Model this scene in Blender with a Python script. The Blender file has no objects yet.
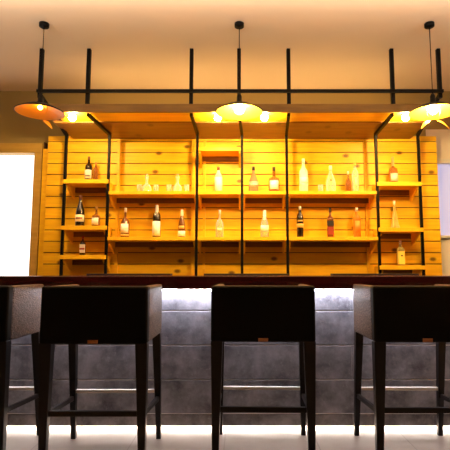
import bpy, bmesh, math, random
from mathutils import Vector, Matrix
random.seed(7)
S = bpy.context.scene
COL = S.collection
PI = math.pi

# ------------------------------------------------------------------ materials
def hexless(c): return (c[0], c[1], c[2], 1.0)
def new_mat(name):
    m = bpy.data.materials.new(name); m.use_nodes = True
    nt = m.node_tree; b = nt.nodes['Principled BSDF']
    return m, nt, b
def N(nt, typ, **kw):
    n = nt.nodes.new(typ)
    for k, v in kw.items(): setattr(n, k, v)
    return n
def mix_col(nt, a, b, fac, mode='MIX'):
    n = N(nt, 'ShaderNodeMix', data_type='RGBA', blend_type=mode)
    for sock, v in ((n.inputs[6], a), (n.inputs[7], b), (n.inputs[0], fac)):
        if isinstance(v, (int, float)): sock.default_value = v
        elif isinstance(v, tuple): sock.default_value = hexless(v)
        else: nt.links.new(v, sock)
    return n.outputs[2]
def math_n(nt, op, a, b=0.0, clamp=False):
    n = N(nt, 'ShaderNodeMath', operation=op, use_clamp=clamp)
    for i, v in enumerate((a, b)):
        if isinstance(v, (int, float)): n.inputs[i].default_value = v
        else: nt.links.new(v, n.inputs[i])
    return n.outputs[0]
def coords(nt, scale=(1, 1, 1), loc=(0, 0, 0)):
    tc = N(nt, 'ShaderNodeTexCoord'); mp = N(nt, 'ShaderNodeMapping')
    mp.inputs['Scale'].default_value = scale; mp.inputs['Location'].default_value = loc
    nt.links.new(tc.outputs['Object'], mp.inputs['Vector'])
    return mp.outputs[0]
def noise(nt, vec, scale, detail=3, rough=.55):
    n = N(nt, 'ShaderNodeTexNoise'); n.inputs['Scale'].default_value = scale
    n.inputs['Detail'].default_value = detail; n.inputs['Roughness'].default_value = rough
    nt.links.new(vec, n.inputs['Vector']); return n.outputs[0]
def ramp(nt, fac, lo, hi):
    n = N(nt, 'ShaderNodeMapRange'); n.inputs[1].default_value = lo; n.inputs[2].default_value = hi
    nt.links.new(fac, n.inputs[0]); return n.outputs[0]
def bump(nt, b, h, strength, dist=.01):
    n = N(nt, 'ShaderNodeBump'); n.inputs['Strength'].default_value = strength
    n.inputs['Distance'].default_value = dist
    nt.links.new(h, n.inputs['Height']); nt.links.new(n.outputs[0], b.inputs['Normal'])

def plain(name, col, rough=.5, metal=0.0, vary=.12, scale=12, spec=.5, coat=0):
    m, nt, b = new_mat(name)
    f = noise(nt, coords(nt), scale)
    lo = tuple(c * (1 - vary) for c in col); hi = tuple(min(1, c * (1 + vary)) for c in col)
    nt.links.new(mix_col(nt, lo, hi, f), b.inputs['Base Color'])
    b.inputs['Roughness'].default_value = rough; b.inputs['Metallic'].default_value = metal
    b.inputs['Specular IOR Level'].default_value = spec
    b.inputs['Coat Weight'].default_value = coat
    return m
def wood(name, light, dark, plank=.1225, knots=True, rough=.45, off=0.0, tone=.35):
    m, nt, b = new_mat(name)
    tc = N(nt, 'ShaderNodeTexCoord'); sp = N(nt, 'ShaderNodeSeparateXYZ')
    nt.links.new(tc.outputs['Object'], sp.inputs[0])
    row = math_n(nt, 'FLOOR', math_n(nt, 'DIVIDE', math_n(nt, 'ADD', sp.outputs[2], off), plank))
    wn = N(nt, 'ShaderNodeTexWhiteNoise', noise_dimensions='1D'); nt.links.new(row, wn.inputs['W'])
    # per-plank shift of the grain
    cb = N(nt, 'ShaderNodeCombineXYZ')
    nt.links.new(math_n(nt, 'ADD', sp.outputs[0], math_n(nt, 'MULTIPLY', wn.outputs[0], 7.0)), cb.inputs[0])
    nt.links.new(math_n(nt, 'MULTIPLY', sp.outputs[1], 6.0), cb.inputs[1])
    nt.links.new(math_n(nt, 'MULTIPLY', sp.outputs[2], 9.0), cb.inputs[2])
    g = noise(nt, cb.outputs[0], 2.6, 5, .6)
    c = mix_col(nt, light, dark, ramp(nt, g, .38, .78))
    c = mix_col(nt, c, dark, math_n(nt, 'MULTIPLY', wn.outputs[0], tone))
    if knots:
        v = N(nt, 'ShaderNodeTexVoronoi', voronoi_dimensions='2D'); v.inputs['Scale'].default_value = 3.0
        cb2 = N(nt, 'ShaderNodeCombineXYZ')
        nt.links.new(math_n(nt, 'MULTIPLY', sp.outputs[0], .75), cb2.inputs[0])
        nt.links.new(math_n(nt, 'ADD', math_n(nt, 'MULTIPLY', sp.outputs[2], 1.2), math_n(nt, 'MULTIPLY', sp.outputs[1], .6)), cb2.inputs[1])
        nt.links.new(cb2.outputs[0], v.inputs['Vector'])
        k = math_n(nt, 'SUBTRACT', 1.0, ramp(nt, v.outputs['Distance'], .045, .10), True)
        sc = N(nt, 'ShaderNodeSeparateColor'); nt.links.new(v.outputs['Color'], sc.inputs[0])
        k = math_n(nt, 'MULTIPLY', k, math_n(nt, 'GREATER_THAN', sc.outputs[0], .45))
        c = mix_col(nt, c, (.10, .032, .006), math_n(nt, 'MULTIPLY', k, .85))
    nt.links.new(c, b.inputs['Base Color'])
    b.inputs['Roughness'].default_value = rough
    b.inputs['Specular IOR Level'].default_value = .3
    bump(nt, b, g, .15, .004)
    return m
def emis(name, col, strength):
    m, nt, b = new_mat(name)
    b.inputs['Base Color'].default_value = hexless(col)
    b.inputs['Emission Color'].default_value = hexless(col)
    b.inputs['Emission Strength'].default_value = strength
    return m
def glass(name, col, rough=.03, trans=1.0, ior=1.3):
    m, nt, b = new_mat(name)
    # thin-walled glass: tinted see-through shell with a glossy, faintly milky surface
    out = nt.nodes['Material Output']
    b.inputs['Base Color'].default_value = hexless(col)
    b.inputs['Roughness'].default_value = max(rough, .08)
    b.inputs['Coat Weight'].default_value = .6
    tr = N(nt, 'ShaderNodeBsdfTransparent'); tr.inputs[0].default_value = hexless(tuple(c ** .5 for c in col))
    lw = N(nt, 'ShaderNodeLayerWeight'); lw.inputs[0].default_value = .45
    f = math_n(nt, 'ADD', math_n(nt, 'MULTIPLY', lw.outputs['Facing'], .55), 1.0 - trans, True)
    mx = N(nt, 'ShaderNodeMixShader'); nt.links.new(f, mx.inputs[0])
    nt.links.new(tr.outputs[0], mx.inputs[1]); nt.links.new(b.outputs[0], mx.inputs[2]); nt.links.new(mx.outputs[0], out.inputs[0])
    return m

M = {}
M['pine'] = wood('pine_cladding', (.92, .55, .012), (.76, .37, .008))
M['pine_board'] = wood('pine_board', (.92, .54, .012), (.76, .36, .008), plank=3, knots=False)
M['fascia'] = wood('brown_fascia', (.27, .14, .015), (.16, .075, .008), plank=3, knots=False)
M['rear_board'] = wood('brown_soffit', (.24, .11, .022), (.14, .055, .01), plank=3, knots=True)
M['groove'] = plain('dark_groove', (.06, .02, .004), .8)
M['black_metal'] = plain('black_metal', (.0018, .0015, .0015), .5, 0, spec=.12)
M['ceiling'] = plain('ceiling_paint', (.80, .66, .52), .85, vary=.03, scale=1.2)
M['wall'] = plain('olive_wall_paint', (.34, .235, .075), .85, vary=.05, scale=2)
M['wall_pale'] = plain('pale_wall_paint', (.85, .74, .60), .85, vary=.05, scale=2)
M['frame_gold'] = wood('window_wood', (.56, .34, .07), (.44, .25, .045), plank=5, knots=False)
M['white_trim'] = plain('white_trim', (.8, .74, .66), .5, vary=.03)
M['mahogany'] = plain('mahogany_lacquer', (.045, .004, .004), .16, vary=.4, scale=9, coat=.5)
M['mat_black'] = plain('rubber_mat', (.018, .010, .008), .6)
M['brass'] = plain('gold_inside', (.90, .44, .02), .5, 0, vary=.08)
M['bulb'] = emis('bulb_glow', (1, .66, .24), 280)
M['spot'] = emis('spot_glow', (1, .66, .24), 250)
M['dim'] = emis('added_bulb_glow', (1, .42, .06), 14)  # glow of the bulb added in the left pendant
M['led'] = emis('led_white', (.90, .90, 1.0), 34)
M['led_toe'] = emis('led_floor', (1.0, .88, .76), 20)
M['led_top'] = emis('led_warm_up', (1.0, .62, .22), 14)
M['pane_white'] = emis('bright_pane', (1, .985, .93), .6)
M['pane_blue'] = emis('lavender_pane', (.40, .42, .68), .22)
M['shell'] = None
# woven upholstery
m, nt, b = new_mat('woven_upholstery')
vec = coords(nt)
w1 = N(nt, 'ShaderNodeTexVoronoi'); w1.inputs['Scale'].default_value = 120
nt.links.new(vec, w1.inputs['Vector'])
f2 = noise(nt, coords(nt, (1, 1, 2.5)), 55, 3)
nt.links.new(mix_col(nt, (.010, .007, .005), (.19, .125, .095), math_n(nt, 'MULTIPLY', f2, ramp(nt, w1.outputs['Distance'], .1, .8))), b.inputs['Base Color'])
b.inputs['Roughness'].default_value = .6; b.inputs['Specular IOR Level'].default_value = .2
bump(nt, b, w1.outputs['Distance'], .6, .004)
M['weave'] = m
M['leg'] = plain('dark_stained_leg', (.005, .0028, .0025), .42, vary=.3, spec=.3)
M['footrest'] = plain('pale_metal_footrest', (.88, .82, .76), .4, 0)
M['back'] = plain('shade_darkened_back', (.0035, .0025, .002), .7, spec=.12, vary=.4, scale=90)  # same weave as the arms, its shade painted in as near-black
M['seat'] = plain('seat_fabric', (.04, .024, .02), .8)
M['tag'] = plain('bronze_tag', (.35, .12, .035), .5, .3)
# slate tile
m, nt, b = new_mat('slate_tile')
vec = coords(nt)
f1 = noise(nt, vec, 5, 8, .65); f3 = noise(nt, coords(nt, (1, 1, 1), (5, 2, 1)), 26, 6, .7)
c = mix_col(nt, (.05, .048, .06), (.29, .28, .315), ramp(nt, f1, .33, .68))
c = mix_col(nt, c, (.34, .33, .36), math_n(nt, 'MULTIPLY', ramp(nt, f3, .55, .75), .6))
nt.links.new(c, b.inputs['Base Color'])
b.inputs['Roughness'].default_value = .5
bump(nt, b, f3, .35, .006)
M['slate'] = m
M['grout'] = plain('pale_grout', (.85, .83, .85), .7)
M['plinth'] = plain('dark_plinth', (.03, .028, .03), .6)
# floor
m, nt, b = new_mat('stone_floor')
br = N(nt, 'ShaderNodeTexBrick', offset=0.0)
br.inputs['Scale'].default_value = 1.0; br.inputs['Brick Width'].default_value = .6; br.inputs['Row Height'].default_value = .6
br.inputs['Mortar Size'].default_value = .004
br.inputs['Color1'].default_value = (.34, .27, .22, 1); br.inputs['Color2'].default_value = (.31, .245, .20, 1)
br.inputs['Mortar'].default_value = (.22, .17, .14, 1)
vec = coords(nt, (1, 1, 1), (.1, -.25, 0)); nt.links.new(vec, br.inputs['Vector'])
f = noise(nt, vec, 3.5, 6, .6)
nt.links.new(mix_col(nt, br.outputs[0], (.17, .11, .075), math_n(nt, 'MULTIPLY', ramp(nt, f, .45, .8), .6)), b.inputs['Base Color'])
b.inputs['Roughness'].default_value = .33
M['floor'] = m

# ------------------------------------------------------------------ mesh helpers
def add_box(bm, x0, x1, y0, y1, z0, z1, bev=0.0, seg=2, mi=0):
    g = bmesh.ops.create_cube(bm, size=1.0)['verts']
    for v in g:
        v.co = Vector(((x0 + x1) / 2 + v.co.x * (x1 - x0), (y0 + y1) / 2 + v.co.y * (y1 - y0), (z0 + z1) / 2 + v.co.z * (z1 - z0)))
    fs = {f for v in g for f in v.link_faces}
    for f in fs: f.material_index = mi
    if bev:
        es = list({e for f in fs for e in f.edges})
        r = bmesh.ops.bevel(bm, geom=es, offset=bev, segments=seg, profile=.5, affect='EDGES')
        for f in r['faces']: f.material_index = mi
def add_hex(bm, bot, top, mi=0):
    """box from 4 bottom and 4 top corners (same winding)"""
    vs = [bm.verts.new(p) for p in bot + top]
    for q in ((3, 2, 1, 0), (4, 5, 6, 7), (0, 1, 5, 4), (1, 2, 6, 5), (2, 3, 7, 6), (3, 0, 4, 7)):
        f = bm.faces.new([vs[i] for i in q]); f.material_index = mi
def taper_bar(bm, p0, p1, w0, w1, d0=None, d1=None):
    """vertical-ish bar, widths along x / depths along y at each end"""
    d0 = d0 or w0; d1 = d1 or w1
    def ring(p, w, d): return [(p[0] - w / 2, p[1] - d / 2, p[2]), (p[0] + w / 2, p[1] - d / 2, p[2]), (p[0] + w / 2, p[1] + d / 2, p[2]), (p[0] - w / 2, p[1] + d / 2, p[2])]
    add_hex(bm, ring(p0, w0, d0), ring(p1, w1, d1))
def add_bar(bm, p0, p1, w, h=None, mi=0):
    """rectangular bar between two points"""
    h = h or w
    p0 = Vector(p0); p1 = Vector(p1); d = (p1 - p0).normalized()
    up = Vector((0, 0, 1)) if abs(d.z) < .95 else Vector((0, 1, 0))
    s = d.cross(up).normalized(); u = s.cross(d).normalized()
    r = lambda p: [tuple(p + s * (a * w / 2) + u * (b_ * h / 2)) for a, b_ in ((-1, -1), (1, -1), (1, 1), (-1, 1))]
    add_hex(bm, r(p0), r(p1), mi)
def add_tube(bm, pts, rad, seg=12, mi=0):
    prev = None
    for i, p in enumerate(pts):
        p = Vector(p); a = Vector(pts[max(i - 1, 0)]); c = Vector(pts[min(i + 1, len(pts) - 1)])
        d = (c - a).normalized(); up = Vector((0, 0, 1)) if abs(d.z) < .9 else Vector((0, 1, 0))
        s = d.cross(up).normalized(); u = s.cross(d)
        ring = [bm.verts.new(p + (s * math.cos(2 * PI * k / seg) + u * math.sin(2 * PI * k / seg)) * rad) for k in range(seg)]
        if prev:
            for k in range(seg):
                f = bm.faces.new((prev[k], prev[(k + 1) % seg], ring[(k + 1) % seg], ring[k])); f.smooth = True; f.material_index = mi
        else: bm.faces.new(ring[::-1]).material_index = mi
        prev = ring
    bm.faces.new(prev).material_index = mi
def add_lathe(bm, prof, seg=28, c=(0, 0, 0), sx=1, sy=1, smooth=True, sq=0.0):
    """revolve (r, z); sq > 0 squares the section"""
    rings = []
    for r, z in prof:
        if r < 1e-5: rings.append([bm.verts.new((c[0], c[1], c[2] + z))]); continue
        ring = []
        for k in range(seg):
            a = 2 * PI * k / seg
            ca, sa = math.cos(a), math.sin(a)
            q = 1.0
            if sq: q = (1 - sq) + sq / max(abs(ca), abs(sa))
            ring.append(bm.verts.new((c[0] + r * sx * ca * q, c[1] + r * sy * sa * q, c[2] + z)))
        rings.append(ring)
    for A, B in zip(rings, rings[1:]):
        for k in range(seg):
            k2 = (k + 1) % seg
            if len(A) == 1 and len(B) == 1: continue
            if len(A) == 1: vs = (A[0], B[k2], B[k])
            elif len(B) == 1: vs = (A[k], A[k2], B[0])
            else: vs = (A[k], A[k2], B[k2], B[k])
            f = bm.faces.new(vs); f.smooth = smooth
def obj(name, bm, mats, parent=None, bevel=0.0):
    bmesh.ops.recalc_face_normals(bm, faces=bm.faces[:])
    me = bpy.data.meshes.new(name); bm.to_mesh(me); bm.free()
    if not isinstance(mats, (list, tuple)): mats = [mats]
    for mm in mats: me.materials.append(mm)
    o = bpy.data.objects.new(name, me); COL.objects.link(o)
    if parent: o.parent = parent
    if bevel:
        md = o.modifiers.new('bevel', 'BEVEL'); md.width = bevel; md.segments = 2; md.limit_method = 'ANGLE'
    return o
def box_obj(name, dims, mat, parent=None, bev=0.0):
    bm = bmesh.new(); add_box(bm, *dims, bev=bev); return obj(name, bm, mat, parent)
def struct(name, o):
    o['kind'] = 'structure'; return o
def tag(o, label, cat, group=None):
    o['label'] = label; o['category'] = cat
    if group: o['group'] = group
    return o
def thing(name, label, cat, loc=(0, 0, 0), rotz=0, group=None):
    o = bpy.data.objects.new(name, None); COL.objects.link(o)
    o.empty_display_size = .1
    o.location = loc; o.rotation_euler = (0, 0, rotz)
    return tag(o, label, cat, group)
def dup(root, loc, rotz, label):
    r = root.copy(); COL.objects.link(r); r.location = loc; r.rotation_euler = (0, 0, rotz); r['label'] = label
    for ch in list(root.children):
        c = ch.copy(); COL.objects.link(c); c.parent = r
        for g in list(ch.children):
            d = g.copy(); COL.objects.link(d); d.parent = c
    return r

# ------------------------------------------------------------------ setting
XL, XR, YN, YF, ZC = -4.2, 4.2, -3.0, 5.0, 3.175
struct('floor', box_obj('floor', (XL, XR, YN, YF + .1, -.1, 0), M['floor']))
struct('ceiling', box_obj('ceiling', (XL, XR, YN, YF + .1, ZC, ZC + .1), M['ceiling']))
struct('wall_left', box_obj('wall_left', (XL - .1, XL, YN, YF + .1, 0, ZC), M['wall']))
struct('wall_right', box_obj('wall_right', (XR, XR + .1, YN, YF + .1, 0, ZC), M['wall_pale']))
struct('wall_front', box_obj('wall_front', (XL, XR, YN - .1, YN, 0, ZC), plain('dark_wall_paint', (.05, .035, .03), .85)))
# back wall with two window openings
WLX0, WLX1, WLZ0, WLZ1 = -3.35, -2.29, .80, 2.42       # left opening
WRX0, WRX1, WRZ0, WRZ1 = 2.215, 3.2, 1.50, 2.32        # right opening
bm = bmesh.new()
add_box(bm, XL, WLX0, YF, YF + .1, 0, ZC); add_box(bm, WLX0, WLX1, YF, YF + .1, 0, WLZ0)
add_box(bm, WLX0, WLX1, YF, YF + .1, WLZ1, ZC); add_box(bm, WLX1, 2.12, YF, YF + .1, 0, ZC)
struct('wall_back', obj('wall_back', bm, M['wall']))
bm = bmesh.new()
add_box(bm, 2.12, WRX0, YF, YF + .1, 0, 2.72); add_box(bm, WRX0, WRX1, YF, YF + .1, 0, WRZ0)
add_box(bm, WRX0, WRX1, YF, YF + .1, WRZ1, 2.72); add_box(bm, WRX1, XR, YF, YF + .1, 0, 2.72)
struct('wall_back_right', obj('wall_back_right', bm, M['wall_pale']))
bm = bmesh.new(); add_box(bm, 2.12, XR, YF, YF + .1, 2.72, ZC)
struct('wall_back_upper', obj('wall_back_upper', bm, M['wall']))
# left window
w = thing('window_1', '', 'window'); del w['label']; del w['category']; w['kind'] = 'structure'
bm = bmesh.new()
add_box(bm, WLX0 - .1, WLX1 + .085, 4.90, 5.0, WLZ1, WLZ1 + .11, .004); add_box(bm, WLX1, WLX1 + .085, 4.90, 5.0, WLZ0, WLZ1, .004)
add_box(bm, WLX0 - .1, WLX0, 4.90, 5.0, WLZ0, WLZ1, .004); add_box(bm, WLX0 - .1, WLX1 + .085, 4.90, 5.0, WLZ0 - .08, WLZ0, .004)
obj('window_frame', bm, M['frame_gold'], w)
box_obj('pane', (WLX0, WLX1, 5.01, 5.02, WLZ0, WLZ1), M['pane_white'], w)
struct('trim_1', box_obj('trim_1', (WLX1 + .087, WLX1 + .10, 4.93, 5.0, .7, WLZ1 + .13), M['groove']))
struct('trim_2', box_obj('trim_2', (WLX1 + .105, -2.13, 4.88, 5.0, 0, 2.46), M['pine_board']))
# right window
w = thing('window_2', '', 'window'); del w['label']; del w['category']; w['kind'] = 'structure'
bm = bmesh.new()
add_box(bm, WRX0 - .03, WRX0, 4.97, 5.0, WRZ0 - .03, WRZ1 + .05, .003); add_box(bm, WRX1, WRX1 + .04, 4.97, 5.0, WRZ0 - .03, WRZ1 + .05, .003)
add_box(bm, WRX0, WRX1, 4.97, 5.0, WRZ1, WRZ1 + .05, .003)
obj('window_frame', bm, M['white_trim'], w)
box_obj('window_sill', (WRX0 - .03, WRX1 + .05, 4.93, 5.0, WRZ0 - .03, WRZ0, ), M['white_trim'], w)
box_obj('pane', (WRX0, WRX1, 5.03, 5.04, WRZ0, WRZ1), M['pane_blue'], w)

struct('trim_8', box_obj('trim_8', (WRX0 - .03, 3.9, 4.96, 5.0, .9, 1.455), M['white_trim']))
# plank cladding: individual boards with dark gaps, one surface
CY = 4.85
bm = bmesh.new()



zz = 1.185 - .1225 * 9
while zz < 2.62:
    z1 = min(zz + .1225, 2.60)
    add_box(bm, -2.12, 2.17, CY, CY + .03, max(0.0, zz) + .0045, z1 - .0045, .002, 1)
    zz += .1225
add_box(bm, -2.12, 2.17, CY + .012, 4.999, 0, 2.598, mi=1)
clad = struct('trim_3', obj('trim_3', bm, [M['pine'], M['groove']]))
# upright battens on the cladding
for i, (x0, x1) in enumerate(((-1.345, -1.312), (-.53, -.49), (1.362, 1.392), (-.40, -.375))):
    struct('trim_%d' % (i + 4), box_obj('trim_%d' % (i + 4), (x0, x1, CY - .02, CY, .9, 2.555), M['pine_board']))

# ------------------------------------------------------------------ canopy and steel frame
CF = 4.0          # front plane of the canopy
PY = 4.615        # uprights
cn = thing('overhead_canopy', 'long wooden canopy on a black steel frame hung over the bottle shelves', 'canopy', (0, CF, 2.56))
def lbox(name, d, mat, parent, origin, bev=0.0):
    bm = bmesh.new(); add_box(bm, d[0] - origin[0], d[1] - origin[0], d[2] - origin[1], d[3] - origin[1], d[4] - origin[2], d[5] - origin[2], bev=bev)
    return obj(name, bm, mat, parent)
og = (0, CF, 2.56)
lbox('fascia_board', (-1.74, 1.78, CF, CF + .03, 2.56, 2.638), M['fascia'], cn, og, .003)
lbox('front_soffit_board', (-1.74, 1.78, CF + .03, CF + .30, 2.572, 2.60), M['pine_board'], cn, og, .003)
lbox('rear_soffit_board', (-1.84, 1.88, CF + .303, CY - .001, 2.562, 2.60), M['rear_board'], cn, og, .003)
lbox('top_board', (-1.74, 1.78, CF + .03, CY - .001, 2.601, 2.63), M['fascia'], cn, og, .003)

lowX = [-1.825, -1.372, -.448, .021, .489, 1.428, 1.873]
upX = [-1.852, -1.41, -.452, -.009, .452, 1.415, 1.852]
def fobj(name, bm): 
    bmesh.ops.translate(bm, verts=bm.verts[:], vec=(0, -CF, -2.56)); return obj(name, bm, M['black_metal'], cn)
for i, x in enumerate(upX):
    bm = bmesh.new()
    end = i in (0, 6)
    add_box(bm, x - .017, x + .017, CF + .003, CF + .037, 2.638 if not end else 2.70, ZC, .002, 1)
    fobj('hanger', bm)
bm = bmesh.new(); add_box(bm, upX[0] - .017, upX[-1] + .017, CF - .027, CF + .002, 2.74, 2.768, .002, 1); fobj('rail', bm)
for i, x in enumerate(lowX):
    bm = bmesh.new()
    end = i in (0, 6)
    if end: add_bar(bm, (upX[i], CF + .02, 2.735), (x, PY + .01, 2.53), .028)
    else: add_bar(bm, (upX[i], CF + .045, 2.553), (x, PY + .01, 2.540), .028)
    fobj('roof_bar', bm)
for i, x in enumerate(lowX):
    bm = bmesh.new()
    add_box(bm, x - .0135, x + .0135, PY - .0135, PY + .0135, 0.0, 2.54, .002, 1)
    fobj('upright', bm)

# ------------------------------------------------------------------ shelves
def shelf(name, label, x0, x1, zt, group, overl=0.0, th=.036):
    t = thing(name, label, 'shelf', ((x0 + x1) / 2, CY, zt - th), 0, group)
    hw = (x1 - x0) / 2
    bm = bmesh.new(); add_box(bm, -hw, hw, PY + .016 - CY, -.001, 0, th, .003)
    if overl:
        add_box(bm, -hw - overl, hw + overl, PY - .03 - CY, PY + .016 - CY, 0, th, .003)
    else:
        add_box(bm, -hw, hw, PY - .025 - CY, PY + .017 - CY, 0, th, .003)
    obj('board', bm, M['pine_board'], t)
    bm = bmesh.new(); add_box(bm, -hw + .02, hw - .02, -.024, -.001, -.055, -.0005, .002, 1)
    obj('cleat', bm, M['rear_board'], t)
    for s in (-1, 1):
        bm = bmesh.new()
        xa, xb = (s * hw - s * .02, s * hw) if s < 0 else (s * hw - .02, s * hw)
        x0_, x1_ = min(xa, xb), max(xa, xb)
        pts = [(-.026, -.0005), (-.235, -.0005), (-.235, -.02), (-.026, -.13)]
        A = [bm.verts.new((x0_, y, z)) for y, z in pts]; B = [bm.verts.new((x1_, y, z)) for y, z in pts]
        bm.faces.new(A); bm.faces.new(B[::-1])
        for k in range(4): bm.faces.new((A[k], B[k], B[(k + 1) % 4], A[(k + 1) % 4]))
        obj('bracket', bm, M['pine_board'], t)
    return t
ZU, ZL = 1.934, 1.457
g1, g2 = 'pine shelves of the wide middle bays', 'short pine shelves of the outer bays'
L = [(-1.812, -1.386), (-1.358, -.462), (-.434, .007), (.035, .475), (.503, 1.414), (1.442, 1.859)]
for (x0, x1), who in zip(L[1:5], ('left wide bay', 'left narrow middle bay', 'right narrow middle bay', 'right wide bay')):
    shelf('wall_shelf', 'upper long pine shelf in the ' + who, x0, x1, ZU, g1)
    shelf('wall_shelf', 'lower pine shelf in the ' + who + ' nearest the counter', x0, x1, ZL, g1)
shelf('wall_shelf', 'empty high pine shelf close under the canopy, above the white bottle', *L[2], 2.395, g1)
for z, wd in ((2.055, 'top'), (1.572, 'middle'), (1.272, 'bottom')):
    shelf('wall_shelf', wd + ' short pine shelf in the far left narrow column', *L[0], z, g2, .02, .042)
for z, wd in ((2.028, 'top'), (1.552, 'middle'), (1.165, 'bottom')):
    shelf('wall_shelf', wd + ' short pine shelf in the far right narrow column', *L[5], z, g2, .02, .042)

# ------------------------------------------------------------------ bar
br_ = thing('bar_counter', 'long bar counter with glossy dark red top and slate tiled front', 'bar counter', (0, 3.3, 0))
ob = (0, 3.3, 0)
def bobj(name, bm, mat, parent=br_):
    bmesh.ops.translate(bm, verts=bm.verts[:], vec=(0, -3.3, 0)); return obj(name, bm, mat, parent)
bm = bmesh.new(); add_box(bm, -4.15, 4.15, 3.18, 3.90, .978, 1.072, .006, 3)
bobj('countertop', bm, M['mahogany'])
bm = bmesh.new(); add_box(bm, -4.1, 4.1, 3.325, 3.75, .020, .978); bobj('carcass', bm, M['plinth'])
# slate slabs with pale joints
rows = [(.022, .1005), (.1075, .3335), (.3405, .5745), (.5815, .8175), (.8245, .977)]
bm = bmesh.new()
add_box(bm, -4.1, 4.1, 3.306, 3.324, .020, .978, mi=1)
for r_i, (z0, z1) in enumerate(rows):
    x = -4.1 - .37 * (r_i % 2)
    while x < 4.1:
        a, c_ = max(x, -4.1), min(x + 4.9, 4.1)
        if c_ - a > .02: add_box(bm, a + .0008, c_ - .0008, 3.299 if r_i else 3.303, 3.3235, z0, z1, .003, 1)
        x += 4.9
bobj('tiled_front', bm, [M['slate'], M['grout']])
bm = bmesh.new(); add_box(bm, -4.1, 4.1, 3.44, 3.74, 0, .0195); bobj('plinth', bm, M['plinth'])
bm = bmesh.new(); add_box(bm, -4.1, 4.1, 3.245, 3.262, .970, .9775); bobj('light_strip', bm, M['led'])
bm = bmesh.new(); add_box(bm, -4.1, 4.1, 3.335, 3.36, .012, .0195); bobj('floor_light_strip', bm, M['led_toe'])
for (x0, x1), lb in (((-1.27, -.575), 'dark flat bar mat on the counter below the left wide bay of shelves'),
                     ((-.30, .41), 'dark flat bar mat on the counter behind the middle stool'),
                     ((.77, 1.48), 'dark flat bar mat on the counter below the right wide bay of shelves')):
    bm = bmesh.new(); hw = (x1 - x0) / 2
    add_box(bm, -hw, hw, -.06, .06, 0, .012, .003)
    add_box(bm, -hw, hw, -.06, -.052, .0115, .015, .001, 1); add_box(bm, -hw, hw, .052, .06, .0115, .015, .001, 1)
    o = obj('bar_mat', bm, M['mat_black']); o.location = ((x0 + x1) / 2, 3.80, 1.072)
    tag(o, lb, 'bar mat', 'bar mats on the counter')

# ------------------------------------------------------------------ stools
W, DP = .605, .50
def make_stool(label):
    t = thing('bar_stool', label, 'bar stool', (0, 0, 0), 0, 'bar stools along the counter')
    hw = W / 2
    # shell back (at y=0) with slightly rounded corners, arms reach forward to y = DP
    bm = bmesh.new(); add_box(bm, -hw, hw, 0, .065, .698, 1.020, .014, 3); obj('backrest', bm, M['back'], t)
    for s in (-1, 1):
        bm = bmesh.new()
        x0, x1 = (s * hw, s * (hw - .052)); x0, x1 = min(x0, x1), max(x0, x1)
        add_box(bm, x0 + .0005, x1 - .0005, .055, DP - .02, .700, 1.018, .012, 3); obj('armrest', bm, M['weave'], t)
    bm = bmesh.new(); add_box(bm, -hw + .05, hw - .05, .06, DP - .01, .715, .80, .012, 2); add_box(bm, -hw + .056, hw - .056, .066, DP, .79, .865, .028, 4)
    obj('seat', bm, M['seat'], t)
    for s in (-1, 1):
        bm = bmesh.new(); taper_bar(bm, (s * (hw - .026), .065, 0), (s * (hw - .034), .035, .705), .036, .068, .036, .062)
        obj('leg', bm, M['leg'], t, .003)
        bm = bmesh.new(); taper_bar(bm, (s * (hw - .020), DP + .055, 0), (s * (hw - .028), DP - .05, .705), .030, .052, .030, .052)
        obj('leg', bm, M['leg'], t, .003)
    def lerp(a, b, z): k = z / .705; return tuple(a[i] + (b[i] - a[i]) * k for i in range(2))
    def rear(s, z): p = lerp((s * (hw - .026), .065), (s * (hw - .034), .035), z); return (p[0], p[1], z)
    def front(s, z): p = lerp((s * (hw - .020), DP + .055), (s * (hw - .028), DP - .05), z); return (p[0], p[1], z)
    bm = bmesh.new(); add_bar(bm, rear(-1, .312), rear(1, .312), .022, .030); obj('stretcher', bm, M['leg'], t, .002)
    for s in (-1, 1):
        bm = bmesh.new(); add_bar(bm, rear(s, .300), front(s, .272), .020, .028); obj('stretcher', bm, M['leg'], t, .002)
    bm = bmesh.new(); add_bar(bm, front(-1, .318), front(1, .318), .024, .020); o = obj('footrest', bm, M['footrest'], t, .002); o['label'] = 'pale metal footrest bar'
    bm = bmesh.new(); add_box(bm, -.028, .028, -.004, .002, .702, .722, .001, 1); obj('maker_tag', bm, M['tag'], t)
    return t
s0 = make_stool('woven bar stool cut off by the left edge, its right side lit')
s0.location = (-1.642, 2.63, 0)
dup(s0, (-.822, 2.565, 0), 0, 'whole woven bar stool in front of the left wide bay of shelves')
dup(s0, (.133, 2.64, 0), math.radians(-1.5), 'woven bar stool nearest the picture centre, seen squarely from behind')
dup(s0, (1.072, 2.625, 0), 0, 'woven bar stool cut off by the right edge, its left side lit')

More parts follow.
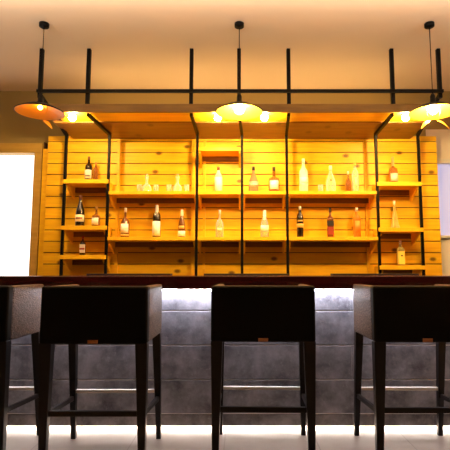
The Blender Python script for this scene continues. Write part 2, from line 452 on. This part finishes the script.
# ------------------------------------------------------------------ pendant lamps
def pendant(x, label, lit, blades=(), D=3.58):
    zr = 2.412
    t = thing('pendant_lamp', label, 'pendant lamp', (x, D, ZC), 0, 'pendant lamps over the counter')
    r = lambda z: z - ZC
    bm = bmesh.new(); add_lathe(bm, [(0, -.034), (.036, -.034), (.040, -.030), (.040, -.002), (0, -.0005)], 24)
    obj('ceiling_rose', bm, M['black_metal'], t)
    bm = bmesh.new(); add_tube(bm, [(0, 0, -.03), (0, 0, r(zr + .13))], .0035, 8); obj('cord', bm, M['black_metal'], t)
    bm = bmesh.new(); add_lathe(bm, [(0, r(zr + .15)), (.012, r(zr + .15)), (.02, r(zr + .13)), (.022, r(zr + .08)), (.03, r(zr + .077)), (0, r(zr + .0765))], 20)
    obj('socket', bm, M['black_metal'], t)
    R = .195
    out = [(.02, zr + .066), (.06, zr + .060), (.11, zr + .042), (.16, zr + .016), (R, zr - .004)]
    bm = bmesh.new(); add_lathe(bm, [(0, r(out[0][1]))] + [(a, r(b_)) for a, b_ in out] + [(R, r(zr - .010)), (R - .004, r(zr - .010))] + [(a * .985, r(b_ - .006)) for a, b_ in out[::-1][1:]] + [(0, r(out[0][1] - .006))], 48)
    sh = obj('shade', bm, M['black_metal'], t)
    bm = bmesh.new(); add_lathe(bm, [(R - .006, r(zr - .010))] + [(a * .975, r(b_ - .009)) for a, b_ in out[::-1][1:]] + [(0, r(out[0][1] - .010))], 48)
    o = obj('shade_lining', bm, M['brass'], t); o['label'] = 'gold inner lining'
    # leaf-shaped gold blades hanging on thin stems below the shade
    for sg in blades:
        bm = bmesh.new(); n = 10; rows_ = []
        for k in range(n + 1):
            u = k / n; wd = .017 * math.sin(PI * (u * .92 + .04)) + .001
            cx = sg * (.03 + .085 * u); z = r(zr - .075 - .075 * u + .012 * math.sin(PI * u)); cy = -.02 * u
            rows_.append([bm.verts.new((cx, cy + q * wd * .8 + dz, z + q * wd * .8 - .006 * (1 - q * q) + dz)) for dz in (0, -.003) for q in (-1, 0, 1)])
        for A, B in zip(rows_, rows_[1:]):
            for j in (0, 1, 3, 4): bm.faces.new((A[j], A[j + 1], B[j + 1], B[j]))
            for p, q in ((0, 3), (2, 5)): bm.faces.new((A[p], A[q], B[q], B[p]))
        for A in (rows_[0], rows_[-1]): bm.faces.new((A[0], A[1], A[4], A[3])); bm.faces.new((A[1], A[2], A[5], A[4]))
        add_tube(bm, [(sg * .032, 0, r(zr - .077)), (sg * .055, 0, r(zr - .02)), (sg * .06, 0, r(zr + .056))], .002, 6)
        obj('reflector_blade', bm, M['brass'], t)
    if lit:
        bm = bmesh.new(); rr = .040; bz = zr + .018
        add_lathe(bm, [(rr * math.sin(PI * k / 12) if 0 < k < 12 else 0, r(bz) - rr * math.cos(PI * k / 12)) for k in range(13)], 20)
        obj('bulb', bm, M['bulb'], t)
    else:
        bm = bmesh.new(); rr = .020; bz = zr + .034
        add_lathe(bm, [(rr * math.sin(PI * k / 10) if 0 < k < 10 else 0, r(bz) - rr * math.cos(PI * k / 10)) for k in range(11)], 16)
        obj('bulb', bm, M['dim'], t)  # added bulb, no visible source here; makes the gold lining glow
    return t
pendant(-1.643, 'disc pendant lamp with gold inside and an added dim bulb, leftmost of the three', False, (1,))
pendant(-.006, 'lit disc pendant lamp hanging at the middle of the bar', True)
pendant(1.588, 'lit disc pendant lamp, rightmost of the three, partly out of frame', True, (1, -1))
for x, lb in ((-1.565, 'glowing round spotlight at the left end of the canopy'), (-.205, 'glowing round spotlight just left of the middle pendant lamp'),
              (.228, 'glowing round spotlight just right of the middle pendant lamp'), (1.545, 'glowing round spotlight near the right end of the canopy')):
    t = thing('spotlight', lb, 'spotlight', (x, CF + .072, 2.572), 0, 'spotlights under the canopy front')
    bm = bmesh.new(); add_lathe(bm, [(0, -.0005), (.036, -.0005), (.036, -.004), (.03, -.006), (0, -.006)], 20); obj('socket', bm, M['black_metal'], t)
    bm = bmesh.new(); rr = .034
    add_lathe(bm, [(rr * math.sin(PI * k / 12) if 0 < k < 12 else 0, -.0385 - rr * math.cos(PI * k / 12)) for k in range(13)], 20); obj('bulb', bm, M['spot'], t)

# ------------------------------------------------------------------ bottles
G = {'clear': glass('clear_glass', (.98, .96, .90), .05, .90), 'frost': glass('frosted_glass', (.98, .95, .88), .25, .45),
     'amber': glass('amber_spirit', (.58, .26, .05), .05, .75), 'brown': glass('brown_glass', (.22, .07, .015), .08, .35),
     'dark': plain('dark_bottle_glass', (.012, .007, .004), .12, vary=.1, coat=.5), 'orange': glass('orange_spirit', (.85, .33, .03), .06, .6),
     'yellow': glass('pale_yellow_glass', (.85, .72, .25), .06, .7), 'pink': glass('rosy_brown_glass', (.62, .30, .16), .08, .55)}
PM = {}
def pm(c, metal=0.0):
    k = (c, metal)
    if k not in PM: PM[k] = plain('label_print_%d' % len(PM), c, .45, metal, vary=.03)
    return PM[k]
WHITE, CREAM, BLACK, RED, GOLD, YEL = (.95, .93, .88), (.9, .8, .6), (.02, .015, .012), (.45, .03, .015), (.8, .5, .12), (.92, .66, .10)
SHAPES = {   # (radius fraction, height fraction)
    'wine': [(0, 0), (.92, 0), (1, .02), (1, .56), (.92, .64), (.45, .74), (.33, .80), (.31, .94)],
    'round': [(0, 0), (.85, 0), (1, .03), (1, .44), (.93, .54), (.66, .62), (.30, .68), (.26, .74), (.26, .93)],
    'square': [(0, 0), (.93, 0), (1, .02), (1, .60), (.90, .67), (.42, .73), (.34, .77), (.34, .93)],
    'champ': [(0, 0), (.92, 0), (1, .03), (1, .40), (.86, .55), (.48, .72), (.34, .84), (.34, .95)],
    'cone': [(0, 0), (.95, 0), (1, .03), (1, .38), (.85, .50), (.46, .68), (.30, .76), (.28, .93)],
    'squat': [(0, 0), (.95, 0), (1, .03), (1, .48), (.93, .56), (.38, .62), (.28, .66), (.26, .92)],
    'tall': [(0, 0), (.95, 0), (1, .02), (1, .62), (.86, .70), (.40, .80), (.36, .95)],
    'bell': [(0, 0), (1, 0), (1, .05), (.72, .18), (.60, .34), (.48, .50), (.26, .62), (.30, .70), (.22, .80), (.22, .93)],
    'decanter': [(0, 0), (.80, 0), (1, .06), (1, .30), (.78, .44), (.34, .56), (.26, .64), (.30, .80), (.46, .97)],
    'tumbler': [(0, 0), (.82, 0), (.86, .05), (.98, .95)],
}
def bottle(x, z, shape, r, h, gl, label, cap=BLACK, lab=None, lab2=None, y=4.735, group='bottles on the shelves', name='bottle', cat='bottle', neck=None, stopper=False):
    t = thing(name, label, cat, (x, y, z + .0006), random.uniform(-.12, .12), group)
    h *= 1.06
    P_ = SHAPES[shape]; sq = .75 if shape in ('square',) else 0
    prof = [(a * r, b_ * h) for a, b_ in P_]
    op = gl in ('dark',)
    if not op:   # hollow
        th = .003
        ins = [(max(a * r - th, .002), b_ * h) for a, b_ in P_[2:]]
        base = .012 if h > .15 else .006
        ins = [q for q in ins if q[1] > base + .002]
        ins = [(0, base), (max(P_[1][0] * r - th, .002), base)] + ins
        prof = prof + ins[::-1]
    else: prof = prof + [(0, prof[-1][1])]
    bm = bmesh.new(); add_lathe(bm, prof, 32, sq=sq)
    if cat != 'bottle':
        o = obj('glass_body', bm, G[gl], t)
    else: obj('glass_body', bm, G[gl], t)
    topr, topz = P_[-1][0] * r, P_[-1][1] * h
    if cat == 'bottle' or stopper:
        bm = bmesh.new()
        if stopper: add_lathe(bm, [(0, topz + .0005), (.010, topz + .0005), (.014, topz + .018), (.009, topz + .03), (0, topz + .032)], 16)
        else:
            z0 = topz - .08 * h; rc = topr + .0018
            add_lathe(bm, [(rc - .001, z0), (rc, z0), (rc, h - .002), (rc - .002, h), (0, h)], 20)
        obj('cap', bm, G['clear'] if stopper else pm(cap, .2 if cap == GOLD else 0), t)
    if neck:
        nz0, nz1 = neck[1] * h, neck[2] * h; rn = topr + .0025
        bm = bmesh.new(); add_lathe(bm, [(rn * 1.05, nz0), (rn, nz1)], 20); obj('neck_foil', bm, pm(neck[0]), t)
    def band(nm, col, f0, f1, wrap, rr=None):
        rr = (rr or r) + .0012; n = 14
        bm = bmesh.new(); prev = None
        for k in range(n + 1):
            a = -PI / 2 + (k / n - .5) * wrap
            ca, sa = math.cos(a), math.sin(a); q = (1 - sq) + sq / max(abs(ca), abs(sa)) if sq else 1
            p = [bm.verts.new((rr * q * ca, rr * q * sa, f * h)) for f in (f0, f1)]
            if prev: f_ = bm.faces.new((prev[0], p[0], p[1], prev[1])); f_.smooth = not sq
            prev = p
        o = obj(nm, bm, pm(col), t)
        md = o.modifiers.new('paper', 'SOLIDIFY'); md.thickness = .0006; md.offset = 1
        return o
    if lab: band('label', lab[0], lab[1], lab[2], 2.6 if len(lab) < 4 else lab[3])
    if lab2:
        band('label_stripe', lab2[0], lab2[1], lab2[2], 1.6 if len(lab2) < 4 else lab2[3], r + .0008)
    return t
k = 4.735 / 450.0 * 1.01     # metres per pixel at the bottles, used for the bottle sizes only
ZA, ZB, ZC3 = 2.055, 1.572, 1.272
bottle(-1.622, ZA, 'wine', .037, .262, 'dark', 'brown bottle with grey-white label on top shelf of left column', lab=((.75, .72, .68), .12, .46), cap=(.2, .07, .02), lab2=(BLACK, .2, .24))
bottle(-1.560, ZA, 'tall', .028, .215, 'amber', 'small amber bottle beside the brown one on the top shelf of the left column', cap=(.5, .2, .04), y=4.78)
bottle(-1.695, ZB, 'champ', .047, .318, 'dark', 'fat dark bottle with gold neck on the middle shelf of the left column', cap=(.25, .09, .03), lab=(CREAM, .16, .38), lab2=((.3, .1, .05), .24, .30), neck=((.55, .32, .12), .60, .72))
bottle(-1.525, ZB, 'squat', .043, .205, 'amber', 'clear amber bottle with round white label, middle shelf, left column', cap=(.6, .3, .06), lab=(WHITE, .10, .44, 1.9))
bottle(-1.655, ZC3, 'square', .026, .190, 'dark', 'small dark bottle with white label and red cap, bottom shelf of left column', cap=RED, lab=(WHITE, .14, .58), lab2=(RED, .30, .38))
bottle(-1.215, ZL, 'round', .046, .302, 'brown', 'round-labelled amber bottle, leftmost on lower shelf of left wide bay', cap=CREAM, lab=(WHITE, .16, .46, 2.1), lab2=(GOLD, .06, .12, 2.4))
bottle(-.882, ZL, 'tall', .043, .330, 'dark', 'dark wine bottle with large white label, lower shelf, left wide bay', cap=WHITE, lab=(WHITE, .06, .50), neck=((.85, .8, .72), .78, .98))
bottle(-.615, ZL, 'champ', .038, .282, 'brown', 'small sparkling wine bottle, rightmost on lower shelf of the left wide bay', cap=WHITE, lab=(WHITE, .05, .24), lab2=(GOLD, .32, .42), neck=((.9, .8, .6), .62, .98))
for x, nm, lb in ((-.995, 'decanter', 'left one of the two clear glass decanters on the upper shelf'), (-.668, 'decanter', 'right one of the two clear glass decanters on the upper shelf')):
    bottle(x, ZU, 'decanter', .050, .175, 'clear', lb, group='glass decanters on the upper shelf', name='decanter', cat='decanter', stopper=True)
for x, lb in ((-.898, 'small clear glass right of the left decanter on the upper shelf'), (-1.078, 'small clear glass left of the left decanter on the upper shelf'),
              (-.572, 'small clear glass right of the right decanter on the upper shelf'), (-.762, 'small clear glass left of the right decanter on the upper shelf'),
              (.865, 'small clear glass between two tall pale bottles on upper right shelf')):
    bottle(x, ZU, 'tumbler', .030, .095, 'clear', lb, group='small glasses on the upper shelf', name='tumbler', cat='glass', y=4.76)
bottle(-.230, ZU, 'tall', .040, .268, 'frost', 'white opaque bottle with brown stopper on the upper shelf of the left middle bay', cap=(.3, .12, .03), lab=(WHITE, .03, .60, 3.0))
bottle(-.215, ZL, 'round', .042, .280, 'clear', 'empty clear bottle on the lower shelf of the left middle bay', cap=WHITE, lab=((.9, .75, .4), .2, .35, 1.2))
bottle(.145, ZU, 'cone', .050, .272, 'pink', 'rosy brown cone-shouldered bottle on upper shelf of right middle bay', cap=BLACK, lab=((.55, .34, .25), .22, .42), lab2=((.85, .7, .55), .28, .33))
bottle(.362, ZU, 'squat', .056, .268, 'amber', 'squat whisky bottle with big round white label, upper shelf, right middle bay', cap=BLACK, lab=(WHITE, .12, .46, 1.9))
bottle(.260, ZL, 'champ', .044, .278, 'clear', 'clear bottle with white cap and label on lower shelf, right middle bay', cap=WHITE, lab=(WHITE, .22, .44), neck=(WHITE, .66, .98))
bottle(.680, ZU, 'wine', .046, .355, 'frost', 'tall frosted white bottle, leftmost on upper shelf of right wide bay', cap=WHITE, lab=((.95, .9, .8), .2, .45), lab2=((.75, .75, .6), .28, .36))
bottle(.970, ZU, 'cone', .053, .282, 'clear', 'wide clear bottle with small green emblem, upper shelf, right wide bay', cap=WHITE, lab2=((.25, .3, .08), .40, .50, .4))
bottle(1.168, ZU, 'round', .032, .235, 'amber', 'short slim amber bottle between two clear bottles on upper right shelf', cap=CREAM, y=4.78)
bottle(1.232, ZU, 'tall', .036, .315, 'clear', 'slim tall clear bottle, rightmost on upper shelf of right wide bay', cap=YEL, lab2=((.8, .75, .4), .2, .5, .8))
bottle(.636, ZL, 'tall', .036, .318, 'dark', 'black bottle with gold label, leftmost on lower shelf of right wide bay', cap=CREAM, lab=(GOLD, .32, .44), lab2=((.6, .35, .08), .50, .56))
bottle(.956, ZL, 'square', .034, .300, 'brown', 'amber bottle with red and black label, lower shelf, right wide bay', cap=BLACK, lab=((.20, .02, .006), .10, .36), lab2=(BLACK, .40, .56, 2.4))
bottle(1.238, ZL, 'tall', .040, .305, 'orange', 'bright orange bottle with pale cap, rightmost on lower right shelf', cap=CREAM, lab2=((.75, .25, .03), .2, .55, 1.4))
bottle(1.640, 2.028, 'squat', .047, .285, 'amber', 'squat amber bottle with long neck, top shelf of the right column', cap=(.7, .4, .15), lab=((.9, .6, .5), .10, .38, 2.0), neck=((.7, .35, .1), .66, .96))
bottle(1.640, 1.552, 'bell', .050, .285, 'yellow', 'bell-shaped ornate glass bottle on the middle shelf of the right column', cap=CREAM)
bottle(1.688, 1.165, 'square', .034, .250, 'yellow', 'square yellow-labelled bottle on the bottom shelf of the right column', cap=CREAM, lab=(YEL, .06, .56), lab2=(BLACK, .36, .42, .5), neck=((.2, .1, .03), .68, .84))

# ------------------------------------------------------------------ lights
def area(name, loc, rot, sx, sy, power, col):
    l = bpy.data.lights.new(name, 'AREA'); l.shape = 'RECTANGLE'; l.size = sx; l.size_y = sy; l.energy = power; l.color = col
    o = bpy.data.objects.new(name, l); COL.objects.link(o); o.location = loc; o.rotation_euler = rot
    return o
area('added_ceiling_fill', (0, 2.70, 2.92), (PI - math.radians(5), 0, 0), 5.6, .10, 34, (1, .82, .62))      # added unseen fill lamp that brightens the ceiling
# LED line lying on top of the canopy, washing the ceiling above it
bm = bmesh.new(); add_box(bm, -1.7, 1.72, .62, .64, .0705, .080); o = obj('uplight_strip', bm, M['led_top'], cn)

W_ = bpy.data.worlds.new('world'); S.world = W_; W_.use_nodes = True
W_.node_tree.nodes['Background'].inputs[0].default_value = (.9, .75, .6, 1); W_.node_tree.nodes['Background'].inputs[1].default_value = .1

# ------------------------------------------------------------------ camera
cam = bpy.data.cameras.new('camera'); co = bpy.data.objects.new('camera', cam); COL.objects.link(co)
cam.sensor_width = 36; cam.lens = 36.0; cam.shift_x = -15 / 450.0
co.location = (0, 0, 1.10); co.rotation_euler = (PI / 2 + math.radians(5.96), 0, 0)
S.camera = co
S.view_settings.view_transform = 'Standard'; S.view_settings.look = 'None'
S.view_settings.exposure = 1.75; S.view_settings.gamma = 1.0; S.view_settings.use_curve_mapping = False
